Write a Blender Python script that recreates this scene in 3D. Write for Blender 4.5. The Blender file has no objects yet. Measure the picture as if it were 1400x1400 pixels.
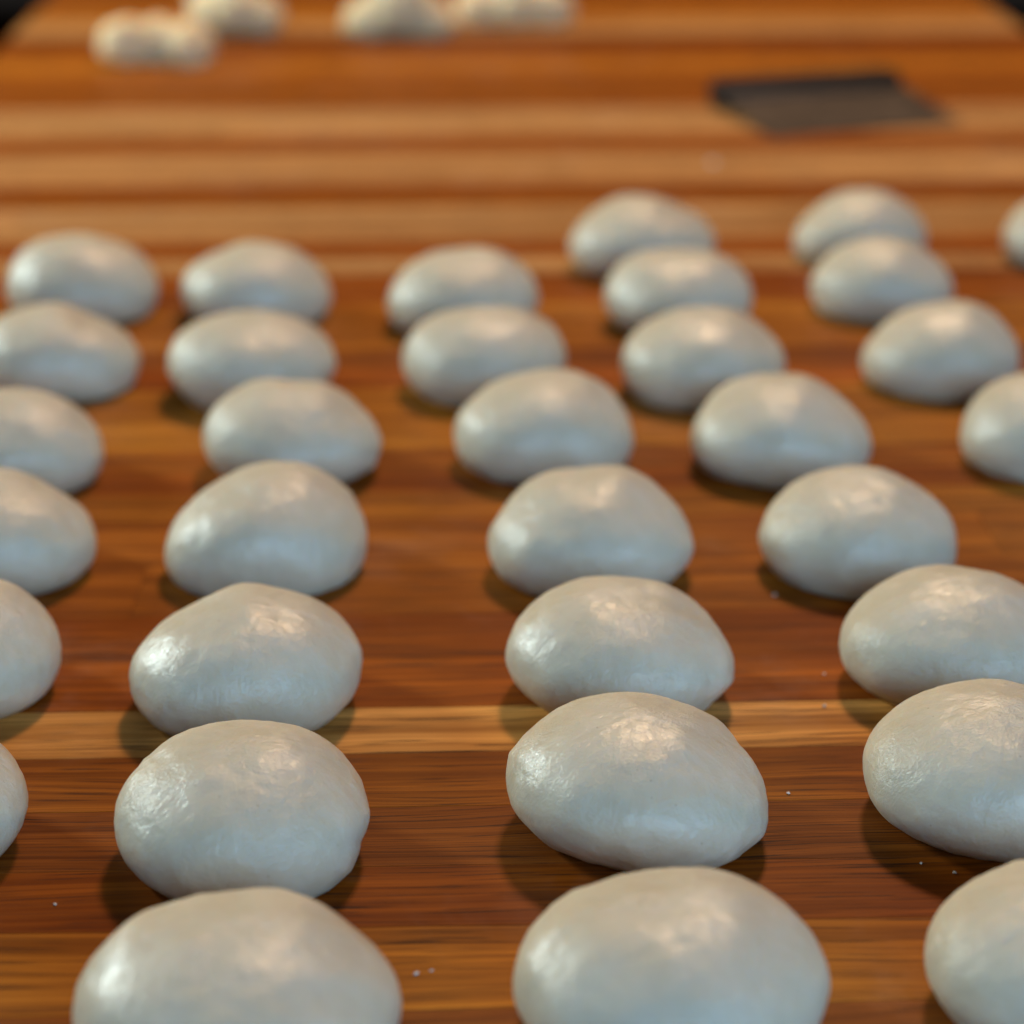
import bpy, bmesh, math, random
from mathutils import Vector, Matrix, noise, Quaternion

# ------------------------------------------------------------------ camera, world, lamps, exposure
sc = bpy.context.scene
col = sc.collection
CAM_H = 0.44
cam_d = bpy.data.cameras.new('camera')
cam_d.sensor_fit = 'HORIZONTAL'; cam_d.sensor_width = 24.0; cam_d.lens = 49.99
cam_d.clip_start = 0.02; cam_d.clip_end = 60.0
cam_d.dof.use_dof = True
cam_d.dof.focus_distance = 0.835
cam_d.dof.aperture_fstop = 2.9
cam = bpy.data.objects.new('camera', cam_d); col.objects.link(cam)
cam.location = (0, 0, CAM_H); cam.rotation_euler = (math.radians(90 - 23), 0, 0)
sc.camera = cam

world = bpy.data.worlds.new('World'); sc.world = world
world.use_nodes = True
bgn = world.node_tree.nodes['Background']
bgn.inputs['Color'].default_value = (0.62, 0.55, 0.50, 1)
bgn.inputs['Strength'].default_value = 0.025

def area_lamp(name, loc, target, sx, sy, power, colour):
    l = bpy.data.lights.new(name, 'AREA'); l.shape = 'RECTANGLE'
    l.size = sx; l.size_y = sy; l.energy = power; l.color = colour
    o = bpy.data.objects.new(name, l); col.objects.link(o)
    o.location = loc
    o.rotation_euler = (Vector(target) - Vector(loc)).to_track_quat('-Z', 'Y').to_euler()
    return o
area_lamp('ceiling_lamp_light', (0.45, 3.20, 3.10), (0, 1.0, 0), 0.44, 0.44, 100, (1.0, 0.66, 0.39))
area_lamp('ceiling_glow_light', (0.40, 3.5, 3.3), (0, 1.0, 0), 2.6, 1.3, 15, (1.0, 0.66, 0.39))
area_lamp('side_window_light', (-2.5, 2.45, 1.15), (0, 1.0, 0), 0.46, 0.80, 92, (0.84, 1.0, 0.97))
area_lamp('front_window_light', (0.95, -1.75, 1.15), (0.1, 1.0, 0), 3.2, 1.1, 122, (0.39, 0.66, 1.0))

sc.view_settings.view_transform = 'Standard'
sc.view_settings.look = 'None'
sc.view_settings.exposure = 0.0
sc.view_settings.gamma = 1.0
sc.cycles.use_denoising = True
sc.cycles.max_bounces = 8

# ------------------------------------------------------------------ helpers
def tag(o, label=None, cat=None, group=None, kind=None):
    if label: o['label'] = label
    if cat: o['category'] = cat
    if group: o['group'] = group
    if kind: o['kind'] = kind
    return o

def link_mesh(name, bm_or_me, mat, parent=None, smooth=False):
    if isinstance(bm_or_me, bmesh.types.BMesh):
        me = bpy.data.meshes.new(name); bm_or_me.to_mesh(me); bm_or_me.free()
    else:
        me = bm_or_me
    if mat and not me.materials: me.materials.append(mat)
    if smooth:
        for p in me.polygons: p.use_smooth = True
    o = bpy.data.objects.new(name, me); col.objects.link(o)
    if parent: o.parent = parent
    return o

class NT:
    def __init__(self, name):
        self.m = bpy.data.materials.new(name); self.m.use_nodes = True
        self.t = self.m.node_tree; self.n = self.t.nodes
        self.p = self.n['Principled BSDF']
    def node(self, kind, **kw):
        nd = self.n.new(kind)
        for k, v in kw.items():
            if k.startswith('_'): setattr(nd, k[1:], v)
            else: nd.inputs[k.replace('__', ' ')].default_value = v
        return nd
    def link(self, a, b): self.t.links.new(a, b)
    def math(self, op, a, b=None, c=None, clamp=False):
        nd = self.n.new('ShaderNodeMath'); nd.operation = op; nd.use_clamp = clamp
        for i, v in enumerate((a, b, c)):
            if v is None: continue
            if isinstance(v, (int, float)): nd.inputs[i].default_value = v
            else: self.link(v, nd.inputs[i])
        return nd.outputs[0]
    def mix(self, fac, a, b, mode='MIX'):
        nd = self.n.new('ShaderNodeMix'); nd.data_type = 'RGBA'; nd.blend_type = mode
        for s, v in ((nd.inputs[0], fac), (nd.inputs[6], a), (nd.inputs[7], b)):
            if isinstance(v, (int, float)): s.default_value = v
            elif isinstance(v, tuple): s.default_value = v
            else: self.link(v, s)
        return nd.outputs[2]
    def ramp(self, x, *stops):
        nd = self.n.new('ShaderNodeValToRGB'); e = nd.color_ramp.elements
        while len(e) < len(stops): e.new(0.5)
        for el, (pos, c) in zip(e, stops):
            el.position = pos; el.color = c if isinstance(c, tuple) else (c, c, c, 1)
        self.link(x, nd.inputs[0]); return nd.outputs[0]
    def noise(self, vec, scale, detail=3, rough=0.55, dist=0.0):
        nd = self.node('ShaderNodeTexNoise', Scale=scale, Detail=detail, Roughness=rough, Distortion=dist)
        self.link(vec, nd.inputs['Vector']); return nd.outputs['Fac']
    def mapping(self, vec, scale=(1, 1, 1), loc=(0, 0, 0)):
        nd = self.node('ShaderNodeMapping'); self.link(vec, nd.inputs['Vector'])
        nd.inputs['Scale'].default_value = scale; nd.inputs['Location'].default_value = loc
        return nd.outputs[0]

# ------------------------------------------------------------------ materials
def wood_material():
    w = NT('oiled_hardwood')
    tc = w.node('ShaderNodeTexCoord'); oi = w.node('ShaderNodeObjectInfo')
    off = w.node('ShaderNodeCombineXYZ')
    w.link(w.math('MULTIPLY', oi.outputs['Random'], 37.0), off.inputs[0])
    w.link(w.math('MULTIPLY', oi.outputs['Random'], 91.0), off.inputs[1])
    w.link(w.math('MULTIPLY', oi.outputs['Random'], 13.0), off.inputs[2])
    add = w.node('ShaderNodeVectorMath', _operation='ADD')
    w.link(tc.outputs['Object'], add.inputs[0]); w.link(off.outputs[0], add.inputs[1])
    v = add.outputs[0]
    wob = w.noise(w.mapping(v, (3.0, 14, 14)), 1.0, 2, 0.5)          # slow wander of the grain
    sh = w.node('ShaderNodeCombineXYZ'); w.link(w.math('MULTIPLY', wob, 0.035), sh.inputs[1])
    add2 = w.node('ShaderNodeVectorMath', _operation='ADD')
    w.link(v, add2.inputs[0]); w.link(sh.outputs[0], add2.inputs[1]); g = add2.outputs[0]
    band = w.noise(w.mapping(g, (1.3, 150, 100)), 1.0, 3, 0.6)          # growth bands
    fine = w.noise(w.mapping(g, (7.0, 1000, 600)), 1.0, 3, 0.65)       # fibres
    pore = w.noise(w.mapping(g, (20.0, 1150, 900)), 1.0, 2, 0.5)       # short dark pores
    streak = w.noise(w.mapping(g, (2.6, 420, 300), (3, 5, 1)), 1.0, 2, 0.5)   # dark growth lines
    base = oi.outputs['Color']
    dark = w.mix(1.0, base, (0.50, 0.41, 0.34, 1), 'MULTIPLY')
    light = w.mix(1.0, base, (1.42, 1.44, 1.46, 1), 'MULTIPLY')
    c = w.mix(w.ramp(band, (0.28, 0.0), (0.70, 1.0)), dark, light)
    mott = w.noise(w.mapping(g, (7.0, 22, 22), (9, 2, 4)), 1.0, 4, 0.6)   # mottling along the board
    c = w.mix(w.ramp(mott, (0.36, 0.38), (0.60, 0.0)), c, dark)
    c = w.mix(w.math('MULTIPLY', w.ramp(streak, (0.55, 0.0), (0.66, 1.0)), 0.65), c, dark)
    c = w.mix(w.math('MULTIPLY', w.ramp(fine, (0.38, 1.0), (0.56, 0.0)), 0.62), c, dark)
    c = w.mix(w.math('MULTIPLY', w.ramp(pore, (0.58, 0.0), (0.65, 1.0)), 0.85), c, (0.030, 0.012, 0.006, 1))
    # thin flour film, rubbed in
    geo = w.node('ShaderNodeNewGeometry')
    dust = w.noise(geo.outputs['Position'], 7.0, 5, 0.7, 0.6)
    dustf = w.math('MULTIPLY', w.ramp(dust, (0.54, 0.0), (0.78, 1.0)), 0.075)
    c = w.mix(dustf, c, (0.60, 0.50, 0.42, 1))
    w.link(c, w.p.inputs['Base Color'])
    r = w.math('ADD', w.math('MULTIPLY', fine, 0.25), 0.36)
    w.link(r, w.p.inputs['Roughness'])
    w.p.inputs['Specular IOR Level'].default_value = 0.06
    b = w.node('ShaderNodeBump', Strength=0.30, Distance=0.0006)
    hgt = w.math('ADD', w.math('MULTIPLY', fine, 0.6), w.math('MULTIPLY', w.ramp(pore, (0.62, 1.0), (0.70, 0.0)), 0.5))
    w.link(hgt, b.inputs['Height']); w.link(b.outputs[0], w.p.inputs['Normal'])
    return w.m

def dough_material(name, base, rough, bump=1.0):
    w = NT(name)
    tc = w.node('ShaderNodeTexCoord'); oi = w.node('ShaderNodeObjectInfo')
    off = w.node('ShaderNodeCombineXYZ')
    for i, k in enumerate((17.0, 53.0, 29.0)):
        w.link(w.math('MULTIPLY', oi.outputs['Random'], k), off.inputs[i])
    add = w.node('ShaderNodeVectorMath', _operation='ADD')
    w.link(tc.outputs['Object'], add.inputs[0]); w.link(off.outputs[0], add.inputs[1])
    v = add.outputs[0]
    # skin stretched down the sides: direction round the ball, stretched along its meridians
    sep = w.node('ShaderNodeSeparateXYZ'); w.link(tc.outputs['Object'], sep.inputs[0])
    ln = w.math('SQRT', w.math('ADD', w.math('ADD', w.math('MULTIPLY', sep.outputs[0], sep.outputs[0]),
                                             w.math('MULTIPLY', sep.outputs[1], sep.outputs[1])), 1e-5))
    cmb = w.node('ShaderNodeCombineXYZ')
    w.link(w.math('DIVIDE', sep.outputs[0], ln), cmb.inputs[0])
    w.link(w.math('DIVIDE', sep.outputs[1], ln), cmb.inputs[1])
    w.link(w.math('MULTIPLY', sep.outputs[2], 14.0), cmb.inputs[2])
    add2 = w.node('ShaderNodeVectorMath', _operation='ADD')
    w.link(cmb.outputs[0], add2.inputs[0]); w.link(off.outputs[0], add2.inputs[1])
    fib = w.noise(add2.outputs[0], 9.0, 4, 0.62, 0.6)
    lump = w.noise(v, 70.0, 2, 0.5)
    small = w.noise(v, 230.0, 4, 0.6, 0.8)
    micro = w.noise(w.mapping(v, (1.0, 1.5, 1.2)), 680.0, 2, 0.6, 0.6)
    patch = w.ramp(w.noise(v, 45.0, 2, 0.5), (0.40, 0.25), (0.62, 1.0))
    wrk = w.noise(w.mapping(v, (1.0, 1.7, 1.3)), 120.0, 3, 0.6, 1.6)
    tone = w.noise(v, 38.0, 3, 0.6)
    c = w.mix(w.ramp(tone, (0.3, 0.0), (0.7, 1.0)), (base[0]*.94, base[1]*.92, base[2]*.88, 1),
              (min(1, base[0]*1.04), min(1, base[1]*1.05), min(1, base[2]*1.07), 1))
    c = w.mix(w.math('MULTIPLY', w.ramp(fib, (0.35, 1.0), (0.6, 0.0)), 0.18), c, (base[0]*.82, base[1]*.77, base[2]*.70, 1))
    vor = w.node('ShaderNodeTexVoronoi', Scale=210.0); w.link(v, vor.inputs['Vector'])
    sel = w.node('ShaderNodeSeparateColor'); w.link(vor.outputs['Color'], sel.inputs[0])
    speck = w.math('MULTIPLY', w.math('LESS_THAN', vor.outputs['Distance'], 0.085), w.math('GREATER_THAN', sel.outputs[0], 0.80))
    c = w.mix(w.math('MULTIPLY', speck, 0.5), c, (0.22, 0.15, 0.09, 1))
    w.link(c, w.p.inputs['Base Color'])
    w.p.inputs['Subsurface Weight'].default_value = 0.9
    w.p.inputs['Subsurface Radius'].default_value = (1.0, 0.62, 0.36)
    w.p.inputs['Subsurface Scale'].default_value = 0.016
    w.p.inputs['Specular IOR Level'].default_value = 0.36
    w.link(w.math('ADD', w.math('MULTIPLY', small, 0.16), rough - 0.08), w.p.inputs['Roughness'])
    side = w.ramp(w.math('MULTIPLY', ln, 20.0), (0.30, 0.15), (0.85, 1.0))
    hgt = w.math('ADD', w.math('MULTIPLY', w.math('MULTIPLY', fib, side), 0.75),
                 w.math('ADD', w.math('MULTIPLY', lump, 0.9),
                        w.math('ADD', w.math('MULTIPLY', w.math('ADD', w.math('MULTIPLY', small, 0.42), w.math('MULTIPLY', micro, 0.60)), patch), w.math('MULTIPLY', wrk, 0.38))))
    vb = w.node('ShaderNodeTexVoronoi', Scale=150.0); w.link(v, vb.inputs['Vector'])       # sparse gas blisters
    vs = w.node('ShaderNodeSeparateColor'); w.link(vb.outputs['Color'], vs.inputs[0])
    blis = w.math('MULTIPLY', w.ramp(vb.outputs['Distance'], (0.05, 1.0), (0.36, 0.0)), w.math('GREATER_THAN', vs.outputs[0], 0.86))
    hgt = w.math('ADD', hgt, w.math('MULTIPLY', blis, 0.30))
    b = w.node('ShaderNodeBump', Strength=0.46 * bump, Distance=0.0018)
    w.link(hgt, b.inputs['Height']); w.link(b.outputs[0], w.p.inputs['Normal'])
    return w.m

def plain(name, c, rough, metal=0.0, nscale=60, amt=0.25, bump=0.1):
    w = NT(name); tc = w.node('ShaderNodeTexCoord')
    n = w.noise(tc.outputs['Object'], nscale, 4, 0.6)
    cc = w.mix(n, (c[0]*(1-amt), c[1]*(1-amt), c[2]*(1-amt), 1), (c[0]*(1+amt), c[1]*(1+amt), c[2]*(1+amt), 1))
    w.link(cc, w.p.inputs['Base Color'])
    w.link(w.math('ADD', w.math('MULTIPLY', n, 0.2), rough - 0.1), w.p.inputs['Roughness'])
    w.p.inputs['Metallic'].default_value = metal
    w.p.inputs['Specular IOR Level'].default_value = 0.05 if rough >= 1 else (0.12 if rough > 0.5 else 0.5)
    b = w.node('ShaderNodeBump', Strength=bump, Distance=0.001)
    w.link(n, b.inputs['Height']); w.link(b.outputs[0], w.p.inputs['Normal'])
    return w.m

M_WOOD = wood_material()
M_DOUGH = dough_material('smooth_dough', (0.50, 0.438, 0.330), 0.34)
M_SCRAP = dough_material('rough_dough', (0.74, 0.57, 0.33), 0.60, 1.6)
M_STEEL = plain('dull_steel', (0.060, 0.043, 0.032), 0.45, 0.5, 28, 0.95)
M_BLACK = plain('black_plastic', (0.016, 0.011, 0.008), 0.55, 0.0, 60, 0.3)
M_FLOOR = plain('dark_floor', (0.016, 0.006, 0.0015), 1.0, 0.0, 3, 0.4)
M_CRUMB = plain('dried_dough', (0.66, 0.60, 0.52), 0.8, 0.0, 400, 0.1)

# ------------------------------------------------------------------ floor
bm = bmesh.new()
bmesh.ops.create_grid(bm, x_segments=4, y_segments=4, size=6.0)
fl = link_mesh('floor', bm, M_FLOOR); fl.location = (0, 2.0, -0.92)
tag(fl, 'dark brown floor lost in shade below the table', None, None, 'structure')

# ------------------------------------------------------------------ table top of hardwood planks
YAW = math.radians(1.9)
X0, X1 = -0.478, 0.660
TH = 0.042
table = bpy.data.objects.new('wooden_table', None); col.objects.link(table)
table.rotation_euler = (0, 0, YAW); table.location = (0, 0, 0)
tag(table, 'butcher block table top of reddish brown and honey hardwood planks', 'table')

L = (0.72, 0.345, 0.085); O = (0.41, 0.146, 0.014); R = (0.29, 0.072, 0.005)
F = (0.47, 0.235, 0.082); D = (0.195, 0.053, 0.006); B = (0.29, 0.088, 0.008)
H = CAM_H
rows = [  # near edge, far edge (metres / H), colour
    (0.78, 0.90, R), (0.90, 1.01, L), (1.01, 1.13, B), (1.13, 1.25, O), (1.25, 1.372, D), (1.372, 1.485, O), (1.485, 1.577, R),
    (1.577, 1.676, D), (1.676, 1.7745, B), (1.7745, 1.866, L), (1.866, 1.972, R), (1.972, 2.079, R), (2.079, 2.217, B),
    (2.217, 2.34, B), (2.34, 2.42, O), (2.42, 2.49, R), (2.49, 2.57, B), (2.57, 2.69, O), (2.69, 2.80, O), (2.80, 2.885, R),
    (2.885, 2.967, D), (2.967, 3.06, O), (3.06, 3.187, O), (3.187, 3.27, R), (3.27, 3.354, R), (3.354, 3.451, F),
    (3.451, 3.55, R), (3.55, 3.66, F), (3.66, 3.774, F), (3.774, 3.86, B), (3.86, 3.943, R), (3.943, 4.07, F), (4.07, 4.198, F),
    (4.198, 4.331, R), (4.331, 4.46, F), (4.46, 4.606, F), (4.606, 4.72, R), (4.72, 4.85, B), (4.85, 4.99, R), (4.99, 5.13, O),
    (5.13, 5.29, R), (5.29, 5.45, D), (5.45, 5.66, F), (5.66, 5.875, O), (5.875, 6.0, R), (6.0, 6.13, D), (6.13, 6.26, B),
    (6.26, 6.39, O), (6.39, 6.52, R), (6.52, 6.65, F), (6.65, 6.78, B), (6.78, 6.9, O)]
rng = random.Random(11)
def add_plank(x0, x1, y0, y1, c, dz):
    gap = 0.00010
    x0 += gap; x1 -= gap; y0 += gap; y1 -= gap
    bm = bmesh.new()
    bmesh.ops.create_cube(bm, size=1.0)
    for v in bm.verts:
        v.co = Vector((v.co.x * (x1 - x0), v.co.y * (y1 - y0), v.co.z * TH))
    tops = [e for e in bm.edges if all(v.co.z > 0 for v in e.verts)]
    bmesh.ops.bevel(bm, geom=tops, offset=0.00018, segments=1, affect='EDGES')
    o = link_mesh('plank', bm, M_WOOD, table)
    o.location = ((x0 + x1) / 2, (y0 + y1) / 2, -TH / 2 - dz)
    f = 1 + rng.uniform(-0.10, 0.10); g = rng.uniform(-0.04, 0.04)
    o.color = (c[0] * f, c[1] * f * (1 + g), c[2] * f * (1 + 2 * g), 1)
for i, (a, b, c) in enumerate(rows):
    cuts = [X0, X1]
    if abs(a - 2.079) < 1e-6: cuts = [X0, -0.150, X1]
    elif i % 3 == 1: cuts = [X0, rng.choice((-0.33, -0.2, 0.33, 0.45, 0.28)), X1]
    for j in range(len(cuts) - 1):
        add_plank(cuts[j], cuts[j + 1], a * H, b * H, c, rng.uniform(0, 0.00012))

# ------------------------------------------------------------------ dough balls
BALLS = {
    'A1': (-0.2914, 1.3914, 0.0500, (0.044, 0.003, -0.060, -0.016, -0.049, -0.005, -0.021, -0.023, -0.007, -0.006, -0.004, -0.006, 0.013)),
    'A2': (-0.2792, 1.2422, 0.0489, (0.025, -0.018, -0.096, -0.013, -0.068, -0.008, -0.039, -0.000, -0.010, 0.004, 0.009, 0.001, 0.006)),
    'A3': (-0.2729, 1.0866, 0.0477, (0.035, -0.005, -0.043, -0.006, -0.026, -0.006, -0.017, -0.006, -0.008, -0.006, -0.002, -0.003, 0.001)),
    'A4': (-0.2562, 0.9652, 0.0485, (0.031, -0.011, -0.057, -0.011, -0.041, -0.009, -0.029, -0.005, -0.015, -0.000, -0.003, 0.003, 0.003)),
    'A5': (-0.2480, 0.8344, 0.0491, (0.031, 0.006, 0.007, -0.000, -0.001, -0.006, -0.005, -0.009, -0.007, -0.009, -0.007, -0.005, -0.004)),
    'A6': (-0.2352, 0.7070, 0.0483, (0.010, 0.002, -0.007, 0.002, -0.004, 0.001, -0.003, -0.000, -0.002, -0.001, -0.002, -0.002, -0.001)),
    'B1': (-0.1728, 1.3798, 0.0486, (0.030, 0.022, -0.064, -0.005, -0.014, -0.012, -0.030, -0.001, -0.014, -0.010, -0.007, -0.012, -0.008)),
    'B2': (-0.1575, 1.2206, 0.0505, (-0.001, -0.010, 0.009, -0.003, -0.003, 0.008, 0.010, -0.006, -0.003, 0.007, 0.009, -0.002, -0.003)),
    'B3': (-0.1215, 1.0973, 0.0489, (-0.000, -0.013, 0.017, -0.004, -0.021, 0.010, -0.005, -0.005, -0.015, 0.004, -0.017, 0.003, -0.012)),
    'B4': (-0.1233, 0.9724, 0.0498, (0.061, 0.042, -0.170, -0.067, 0.043, -0.015, -0.045, -0.016, 0.006, 0.001, 0.002, -0.004, 0.001)),
    'B5': (-0.1157, 0.8252, 0.0506, (-0.006, 0.021, -0.065, -0.013, 0.029, -0.001, -0.028, 0.007, 0.005, -0.001, 0.003, -0.006, 0.002)),
    'B6': (-0.1031, 0.7024, 0.0487, (0.033, 0.018, -0.052, -0.035, -0.004, -0.011, -0.007, -0.018, 0.008, 0.001, -0.003, 0.005, -0.001)),
    'B7': (-0.0889, 0.5763, 0.0524, (0.009, -0.011, 0.004, -0.001, -0.006, -0.003, 0.001, -0.002, -0.007, 0.004, -0.003, 0.003, -0.002)),
    'C1': (-0.0325, 1.3605, 0.0500, (0.022, 0.001, -0.027, -0.013, 0.031, -0.006, -0.017, -0.010, 0.006, 0.004, -0.013, -0.005, 0.001)),
    'C2': (-0.0169, 1.2329, 0.0495, (0.023, -0.011, -0.019, -0.004, 0.013, 0.004, 0.002, -0.010, -0.001, 0.001, 0.002, -0.003, 0.001)),
    'C3': (0.0177, 1.1128, 0.0499, (0.032, 0.017, -0.073, -0.022, 0.006, -0.011, -0.028, -0.014, -0.005, -0.002, -0.010, -0.008, -0.001)),
    'C4': (0.0384, 0.9669, 0.0507, (0.013, 0.001, -0.069, -0.026, 0.017, -0.003, -0.033, -0.014, -0.004, 0.009, -0.020, -0.000, 0.005)),
    'C5': (0.0468, 0.8328, 0.0497, (-0.006, -0.007, 0.010, -0.003, -0.021, 0.004, -0.006, 0.002, -0.005, -0.002, -0.009, 0.003, -0.003)),
    'C6': (0.0484, 0.7205, 0.0512, (-0.026, 0.007, 0.017, 0.010, -0.051, -0.016, -0.028, -0.002, -0.017, -0.007, -0.010, -0.004, -0.007)),
    'C7': (0.0525, 0.5905, 0.0523, (-0.000, 0.009, 0.015, -0.002, 0.011, -0.007, 0.005, -0.002, -0.002, -0.000, 0.001, 0.003, -0.001)),
    'D0': (0.0934, 1.4900, 0.0523, (-0.011, -0.008, -0.034, -0.002, -0.005, 0.011, -0.031, 0.012, 0.014, 0.005, -0.010, 0.001, 0.009)),
    'D1': (0.1107, 1.3608, 0.0485, (0.032, -0.008, 0.001, -0.002, 0.011, -0.000, 0.008, -0.018, -0.001, 0.007, -0.007, -0.006, -0.001)),
    'D2': (0.1165, 1.2287, 0.0502, (0.018, -0.018, -0.047, -0.024, 0.027, 0.009, -0.024, -0.009, -0.004, 0.007, -0.000, 0.005, -0.005)),
    'D3': (0.1496, 1.1059, 0.0497, (0.019, -0.026, -0.055, -0.025, -0.021, 0.001, -0.035, -0.008, -0.007, 0.007, -0.019, -0.004, 0.000)),
    'D4': (0.1724, 0.9702, 0.0481, (0.052, -0.014, -0.111, -0.051, -0.002, 0.008, -0.009, -0.001, -0.004, -0.002, -0.010, -0.005, 0.003)),
    'D5': (0.1959, 0.8458, 0.0499, (-0.001, -0.003, -0.010, -0.001, 0.008, 0.001, -0.011, 0.001, 0.009, -0.000, -0.006, -0.000, 0.004)),
    'D6': (0.1897, 0.7308, 0.0511, (-0.004, -0.007, 0.013, 0.007, 0.001, -0.002, -0.008, -0.001, 0.007, -0.000, -0.004, 0.001, 0.000)),
    'D7': (0.1913, 0.6031, 0.0507, (-0.007, -0.003, -0.019, 0.005, 0.011, -0.006, -0.006, 0.005, 0.002, -0.002, 0.001, -0.002, -0.001)),
    'E0': (0.2562, 1.5255, 0.0476, (0.025, 0.006, -0.072, -0.020, 0.034, 0.001, -0.045, -0.008, 0.012, 0.006, -0.023, -0.007, 0.001)),
    'E1': (0.2520, 1.3955, 0.0479, (0.035, -0.027, -0.087, -0.039, -0.000, 0.007, -0.028, -0.004, -0.006, 0.004, -0.011, -0.002, -0.005)),
    'E2': (0.2653, 1.2480, 0.0481, (0.049, -0.004, -0.131, -0.070, 0.048, -0.000, -0.012, 0.002, -0.006, -0.001, -0.022, -0.007, 0.003)),
    'E3': (0.3019, 1.1135, 0.0497, (0.034, -0.010, -0.053, -0.001, 0.034, 0.011, -0.019, -0.014, 0.005, 0.010, 0.002, -0.004, -0.002)),
    'F0': (0.4087, 1.5113, 0.0485, (0.034, 0.001, -0.032, -0.003, 0.019, 0.006, -0.014, -0.007, 0.010, 0.008, -0.005, -0.007, 0.001)),
}
LIPS = {  # direction seen from the table's near edge (degrees), width, height over the radius
    'C6': ((-20, 0.09, 0.018), (-31, 0.06, -0.02), (168, 0.05, 0.012)), 'C5': ((-12, 0.08, 0.022), (-26, 0.08, -0.02)),
    'C4': ((-9, 0.10, 0.016), (-24, 0.10, -0.012)), 'B6': ((-4, 0.12, 0.010), (-33, 0.07, 0.024), (-19, 0.06, -0.018), (148, 0.05, 0.02)),
    'B5': ((52, 0.10, -0.014),), 'B4': ((20, 0.08, 0.018), (-40, 0.1, 0.016)), 'B3': ((-22, 0.08, 0.035),),
    'B2': ((-2, 0.10, 0.02),), 'D5': ((62, 0.04, 0.012),), 'D7': ((128, 0.06, 0.02),), 'C7': ((140, 0.07, 0.01),)}
CR, ZC = 0.60, 0.63       # height over width of the ball, height of its middle
NU, NV = 112, 72

def smooth01(t):
    t = max(0.0, min(1.0, t)); return t * t * (3 - 2 * t)

def ball_mesh(key, seed):
    """A slack round of dough: flattened ball on its own weight, with its own lopsided outline, folds and dents."""
    x, y, a, co = BALLS[key]
    c = CR * a; zc = ZC * c
    axis = Vector((x, y, zc - CAM_H)).normalized()          # the side the outline was taken from
    rt = axis.cross(Vector((0, 0, 1))).normalized(); up = rt.cross(axis)
    cen = Vector((0, 0, zc))
    rg = random.Random(seed)
    o1 = Vector((rg.uniform(-50, 50), rg.uniform(-50, 50), rg.uniform(-50, 50)))
    o2 = Vector((rg.uniform(-50, 50), rg.uniform(-50, 50), rg.uniform(-50, 50)))
    folds = []
    for k in range(rg.randint(2, 4)):
        az = rg.uniform(-0.6, math.pi + 0.6)                # never square to the front
        folds.append((az, rg.uniform(0.05, 0.16), rg.uniform(0.35, 0.95) * rg.choice((1, -1, -1)), rg.uniform(1.0, 1.9)))
    def shape(th, ph):
        u = Vector((math.sin(th) * math.cos(ph), math.sin(th) * math.sin(ph), math.cos(th)))
        p = cen + Vector((a * u.x, 0.95 * a * u.y, c * u.z))
        d = p - cen
        pr, pu, pf = d.dot(rt), d.dot(up), d.dot(axis)
        rad = math.hypot(pr, pu)
        al = math.atan2(pu, pr)
        F = co[0]
        for m in range(1, 7):
            F += co[2 * m - 1] * math.cos(m * al) + co[2 * m] * math.sin(m * al)
        for (la, lw, lm) in LIPS.get(key, ()):               # pinched seam showing past the edge
            da = (al - math.radians(la) + math.pi) % (2 * math.pi) - math.pi
            F += lm * math.exp(-abs(da / lw) ** 1.6) * smooth01((rad / a - 0.72) / 0.22)
        k = 1 + F * smooth01(rad / (0.62 * a))
        p = cen + rt * (pr * k) + up * (pu * k) + axis * pf
        n = Vector((u.x / a, u.y / (0.95 * a), u.z / c)).normalized()
        q = p * (1 / a)
        disp = 0.022 * noise.noise(q * 1.6 + o1) + 0.013 * noise.noise(q * 3.6 + o2)
        disp += 0.0060 * noise.noise(q * 9.0 + o1) + 0.0018 * noise.noise(q * 20.0 + o2)
        for az, wd, am, tl in folds:                         # gathers pulled down towards the base
            da = (ph - az + math.pi) % (2 * math.pi) - math.pi
            da += 0.12 * noise.noise(Vector((th * 3, az * 7, seed)))
            disp += 0.008 * am * math.exp(-(da / wd) ** 2) * smooth01((th - 0.7) / 0.7)
        p = p + n * (disp * a)
        if p.z < 0.0: p.z = 0.0
        return p
    verts = [shape(0.0001, 0)]
    for i in range(1, NV):
        th = math.pi * i / NV
        for j in range(NU): verts.append(shape(th, 2 * math.pi * j / NU))
    verts.append(shape(math.pi - 0.0001, 0))
    faces = [(0, 1 + j, 1 + (j + 1) % NU) for j in range(NU)]
    for i in range(NV - 2):
        s0, s1 = 1 + i * NU, 1 + (i + 1) * NU
        faces += [(s0 + j, s1 + j, s1 + (j + 1) % NU, s0 + (j + 1) % NU) for j in range(NU)]
    e = len(verts) - 1; s0 = 1 + (NV - 2) * NU
    faces += [(e, s0 + (j + 1) % NU, s0 + j) for j in range(NU)]
    me = bpy.data.meshes.new('dough_ball')
    me.from_pydata([tuple(v) for v in verts], [], faces)
    return me

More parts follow.
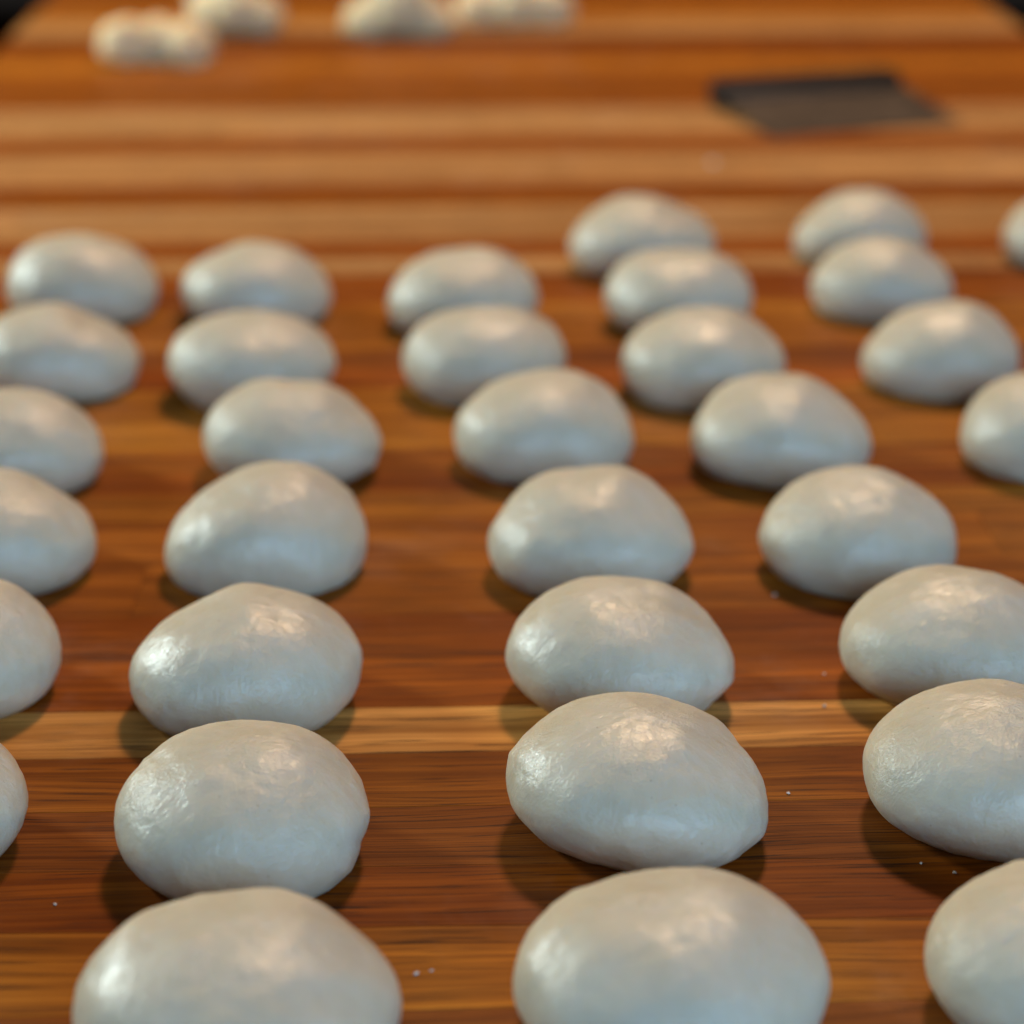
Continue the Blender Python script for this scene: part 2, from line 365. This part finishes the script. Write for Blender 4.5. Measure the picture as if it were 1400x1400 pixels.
LABELS = {
    'A1': 'backmost dough ball of the leftmost column, white glint on its shoulder, soft focus',
    'A2': 'peaked dough ball second from the back in the leftmost column, cut by the frame',
    'A3': 'dough ball third from the back in the leftmost column, swirl on its top',
    'A4': 'dough ball third from the front in the leftmost column, cut by the frame',
    'A5': 'half visible dough ball second from the front in the leftmost column, over honey plank',
    'A6': 'sliver of the frontmost dough ball in the leftmost column',
    'B1': 'backmost dough ball of the second column from the left, peaked top',
    'B2': 'wide low dough ball second from the back in the second column',
    'B3': 'flat topped dough ball third from the back in the second column',
    'B4': 'dough ball with sloping left shoulder, fourth from the front in the second column',
    'B5': 'dough ball on the honey plank, third from the front in the second column',
    'B6': 'wrinkled dough ball with bright left side, second from the front in the second column',
    'B7': 'largest blurred dough ball at the bottom, frontmost of the second column from the left',
    'C1': 'backmost dough ball of the third column from the left, smooth and blurred',
    'C2': 'dough ball with twin glints, second from the back in the third column from the left',
    'C3': 'smooth dough ball third from the back in the third column from the left',
    'C4': 'dough ball with creased top, fourth from the front in the third column from the left',
    'C5': 'dough ball with tiny nick on its front, third from the front in the middle column',
    'C6': 'sharpest dough ball with pinched lip at right, second from the front in the middle column',
    'C7': 'blurred smooth dough ball frontmost in the middle column, cut by the bottom edge',
    'D0': 'backmost dough ball of the fourth column from the left, long slope to the right',
    'D1': 'blurred dough ball second from the back in the fourth column from the left',
    'D2': 'egg shaped dough ball third from the back in the fourth column from the left',
    'D3': 'smooth dough ball fourth from the back in the fourth column from the left',
    'D4': 'dough ball with peach glint, fourth from the front in the fourth column',
    'D5': 'dough ball with swirled peach highlight, third from the front in the fourth column',
    'D6': 'creased dough ball second from the front in the fourth column, cut by the right edge',
    'D7': 'dull dough ball in the bottom right corner, frontmost of the fourth column',
    'E0': 'backmost dough ball of the fifth column, behind a peaked one near the right',
    'E1': 'peaked dough ball second from the back in the fifth column from the left',
    'E2': 'egg shaped dough ball third from the back in the fifth column from the left',
    'E3': 'frontmost dough ball of the fifth column, cut by the right edge',
    'F0': 'sliver of a dough ball at the right edge, alone in the last column',
}
for i, k in enumerate(BALLS):
    o = link_mesh('dough_ball', ball_mesh(k, 100 + i), M_DOUGH, None, True)
    o.location = (BALLS[k][0], BALLS[k][1], 0.0002)
    tag(o, LABELS[k], 'dough ball', 'dough balls proofing in rows on the table')

# ------------------------------------------------------------------ torn dough lumps at the back
def lump_mesh(lobes, seed):
    """A ragged torn piece: several blobs merged into one skin."""
    rg = random.Random(seed)
    o1 = Vector((rg.uniform(-50, 50),) * 3)
    verts, faces = [], []
    n_u, n_v = 64, 40
    cen = Vector((0, 0, 0.018))
    def radius(u):
        best = 0.0
        for (lx, ly, lz, r) in lobes:                       # farthest hit of a ray with each blob
            oc = cen - Vector((lx, ly, lz)); b = oc.dot(u); cc = oc.dot(oc) - r * r; dsc = b * b - cc
            if dsc > 0: best = max(best, -b + math.sqrt(dsc))
        return max(best, 0.012)
    def pt(th, ph):
        u = Vector((math.sin(th) * math.cos(ph), math.sin(th) * math.sin(ph), math.cos(th)))
        r = radius(u)
        r *= 1 + 0.10 * noise.noise(u * 3.1 + o1) + 0.06 * noise.noise(u * 7.0 + o1)
        p = cen + u * r
        if p.z < 0: p.z = 0.0
        return p
    verts.append(pt(0.0001, 0))
    for i in range(1, n_v):
        for j in range(n_u): verts.append(pt(math.pi * i / n_v, 2 * math.pi * j / n_u))
    verts.append(pt(math.pi - 0.0001, 0))
    faces = [(0, 1 + j, 1 + (j + 1) % n_u) for j in range(n_u)]
    for i in range(n_v - 2):
        a0, a1 = 1 + i * n_u, 1 + (i + 1) * n_u
        faces += [(a0 + j, a1 + j, a1 + (j + 1) % n_u, a0 + (j + 1) % n_u) for j in range(n_u)]
    e = len(verts) - 1; a0 = 1 + (n_v - 2) * n_u
    faces += [(e, a0 + (j + 1) % n_u, a0 + j) for j in range(n_u)]
    me = bpy.data.meshes.new('dough_lump'); me.from_pydata([tuple(v) for v in verts], [], faces)
    return me
lumps = [
    ((-0.369, 2.245), [(-0.034, 0, .020, .027), (0.0, 0.01, .018, .028), (0.032, -.004, .016, .026)],
     'two lobed torn dough lump, nearest and leftmost of the cream lumps at the back'),
    ((-0.305, 2.40), [(-0.030, 0.01, .024, .026), (0.0, 0.0, .030, .030), (0.026, -.006, .022, .024)],
     'torn dough lump behind and touching the leftmost one at the back'),
    ((-0.125, 2.405), [(-0.034, 0, .014, .028), (0.0, 0.0, .034, .038), (0.032, -.004, .014, .027)],
     'humped torn dough lump standing alone, second from the right at the back'),
    ((0.008, 2.475), [(-0.045, 0, .016, .027), (-0.008, 0.0, .020, .031), (0.034, 0.0, .016, .028)],
     'long low torn dough lump, rightmost of the cream lumps at the back'),
]
for i, (loc, lobes, lab) in enumerate(lumps):
    o = link_mesh('dough_lump', lump_mesh(lobes, 60 + i), M_SCRAP, None, True)
    o.location = (loc[0], loc[1], 0.0002)
    tag(o, lab, 'dough lump', 'torn dough lumps at the back of the table')

# ------------------------------------------------------------------ bench scraper lying on the table
scr = bpy.data.objects.new('bench_scraper', None); col.objects.link(scr)
scr.location = (0.289, 2.035, 0.0); scr.rotation_euler = (0, 0, math.radians(18))
tag(scr, 'steel bench scraper with a black handle lying flat on the far planks', 'scraper')
SW = 0.195
def bar(name, sx, sy, sz, loc, rot, mat, bev, seg=3):
    bm = bmesh.new(); bmesh.ops.create_cube(bm, size=1.0)
    for v in bm.verts: v.co = Vector((v.co.x * sx, v.co.y * sy, v.co.z * sz))
    bmesh.ops.bevel(bm, geom=bm.edges[:], offset=bev, segments=seg, affect='EDGES', profile=0.5)
    o = link_mesh(name, bm, mat, scr, seg > 1)
    o.location = loc; o.rotation_euler = rot
    return o
bar('handle', SW, 0.034, 0.026, (0, 0.018, 0.0132), (0, 0, 0), M_BLACK, 0.009, 4)
tilt = math.atan2(0.012, 0.115)
bar('blade', SW - 0.004, 0.118, 0.0012, (0, -0.055, 0.0068), (tilt, 0, 0), M_STEEL, 0.0003, 1)
bar('blade_clamp', SW - 0.02, 0.006, 0.005, (0, -0.0025, 0.0145), (tilt, 0, 0), M_STEEL, 0.001, 2)

# ------------------------------------------------------------------ dried crumbs on the planks
crumbs = [
    (0.1113, 0.7463, 0.00062, 'pale dough crumb on the dark plank right of the sharpest dough ball'),
    (-0.1683, 0.6664, 0.00055, 'pale dough crumb on the red plank at the lower left'),
    (-0.0335, 0.6231, 0.00078, 'larger of two pale flecks by the frontmost balls'),
    (-0.0282, 0.6248, 0.00055, 'smaller of two pale flecks by the frontmost balls'),
    (0.1357, 0.8202, 0.00078, 'pale crumb on the edge of the honey plank at the right'),
    (0.1398, 0.8505, 0.00055, 'tiny crumb on the red plank above the honey plank at the right'),
    (0.1269, 0.9334, 0.00078, 'pale crumb beside the shadow of the ball with the peach glint'),
    (0.1555, 0.6942, 0.00047, 'tiny white fleck in the shadow of the creased ball at the right'),
    (0.1670, 0.6876, 0.00062, 'thin white fleck in the shadow above the bottom right ball'),
    (0.1726, 1.8010, 0.00273, 'faint floury spot on the far planks nearer than the scraper'),
]
for i, (x, y, r, lab) in enumerate(crumbs):
    rg = random.Random(i + 5)
    bm = bmesh.new(); bmesh.ops.create_icosphere(bm, subdivisions=2, radius=r)
    for v in bm.verts:
        v.co *= 1 + 0.85 * noise.noise(v.co * (1.5 / r) + Vector((i * 7, 0, 0)))
        v.co.x *= 1.3; v.co.z *= 0.55
        v.co.z = max(v.co.z, -0.3 * r)
    o = link_mesh('dough_crumb', bm, M_CRUMB, None, True)
    o.location = (x, y, 0.3 * r + 0.0002); o.rotation_euler = (0, 0, rg.uniform(0, 3))
    tag(o, lab, 'crumb', 'dried dough crumbs on the planks')
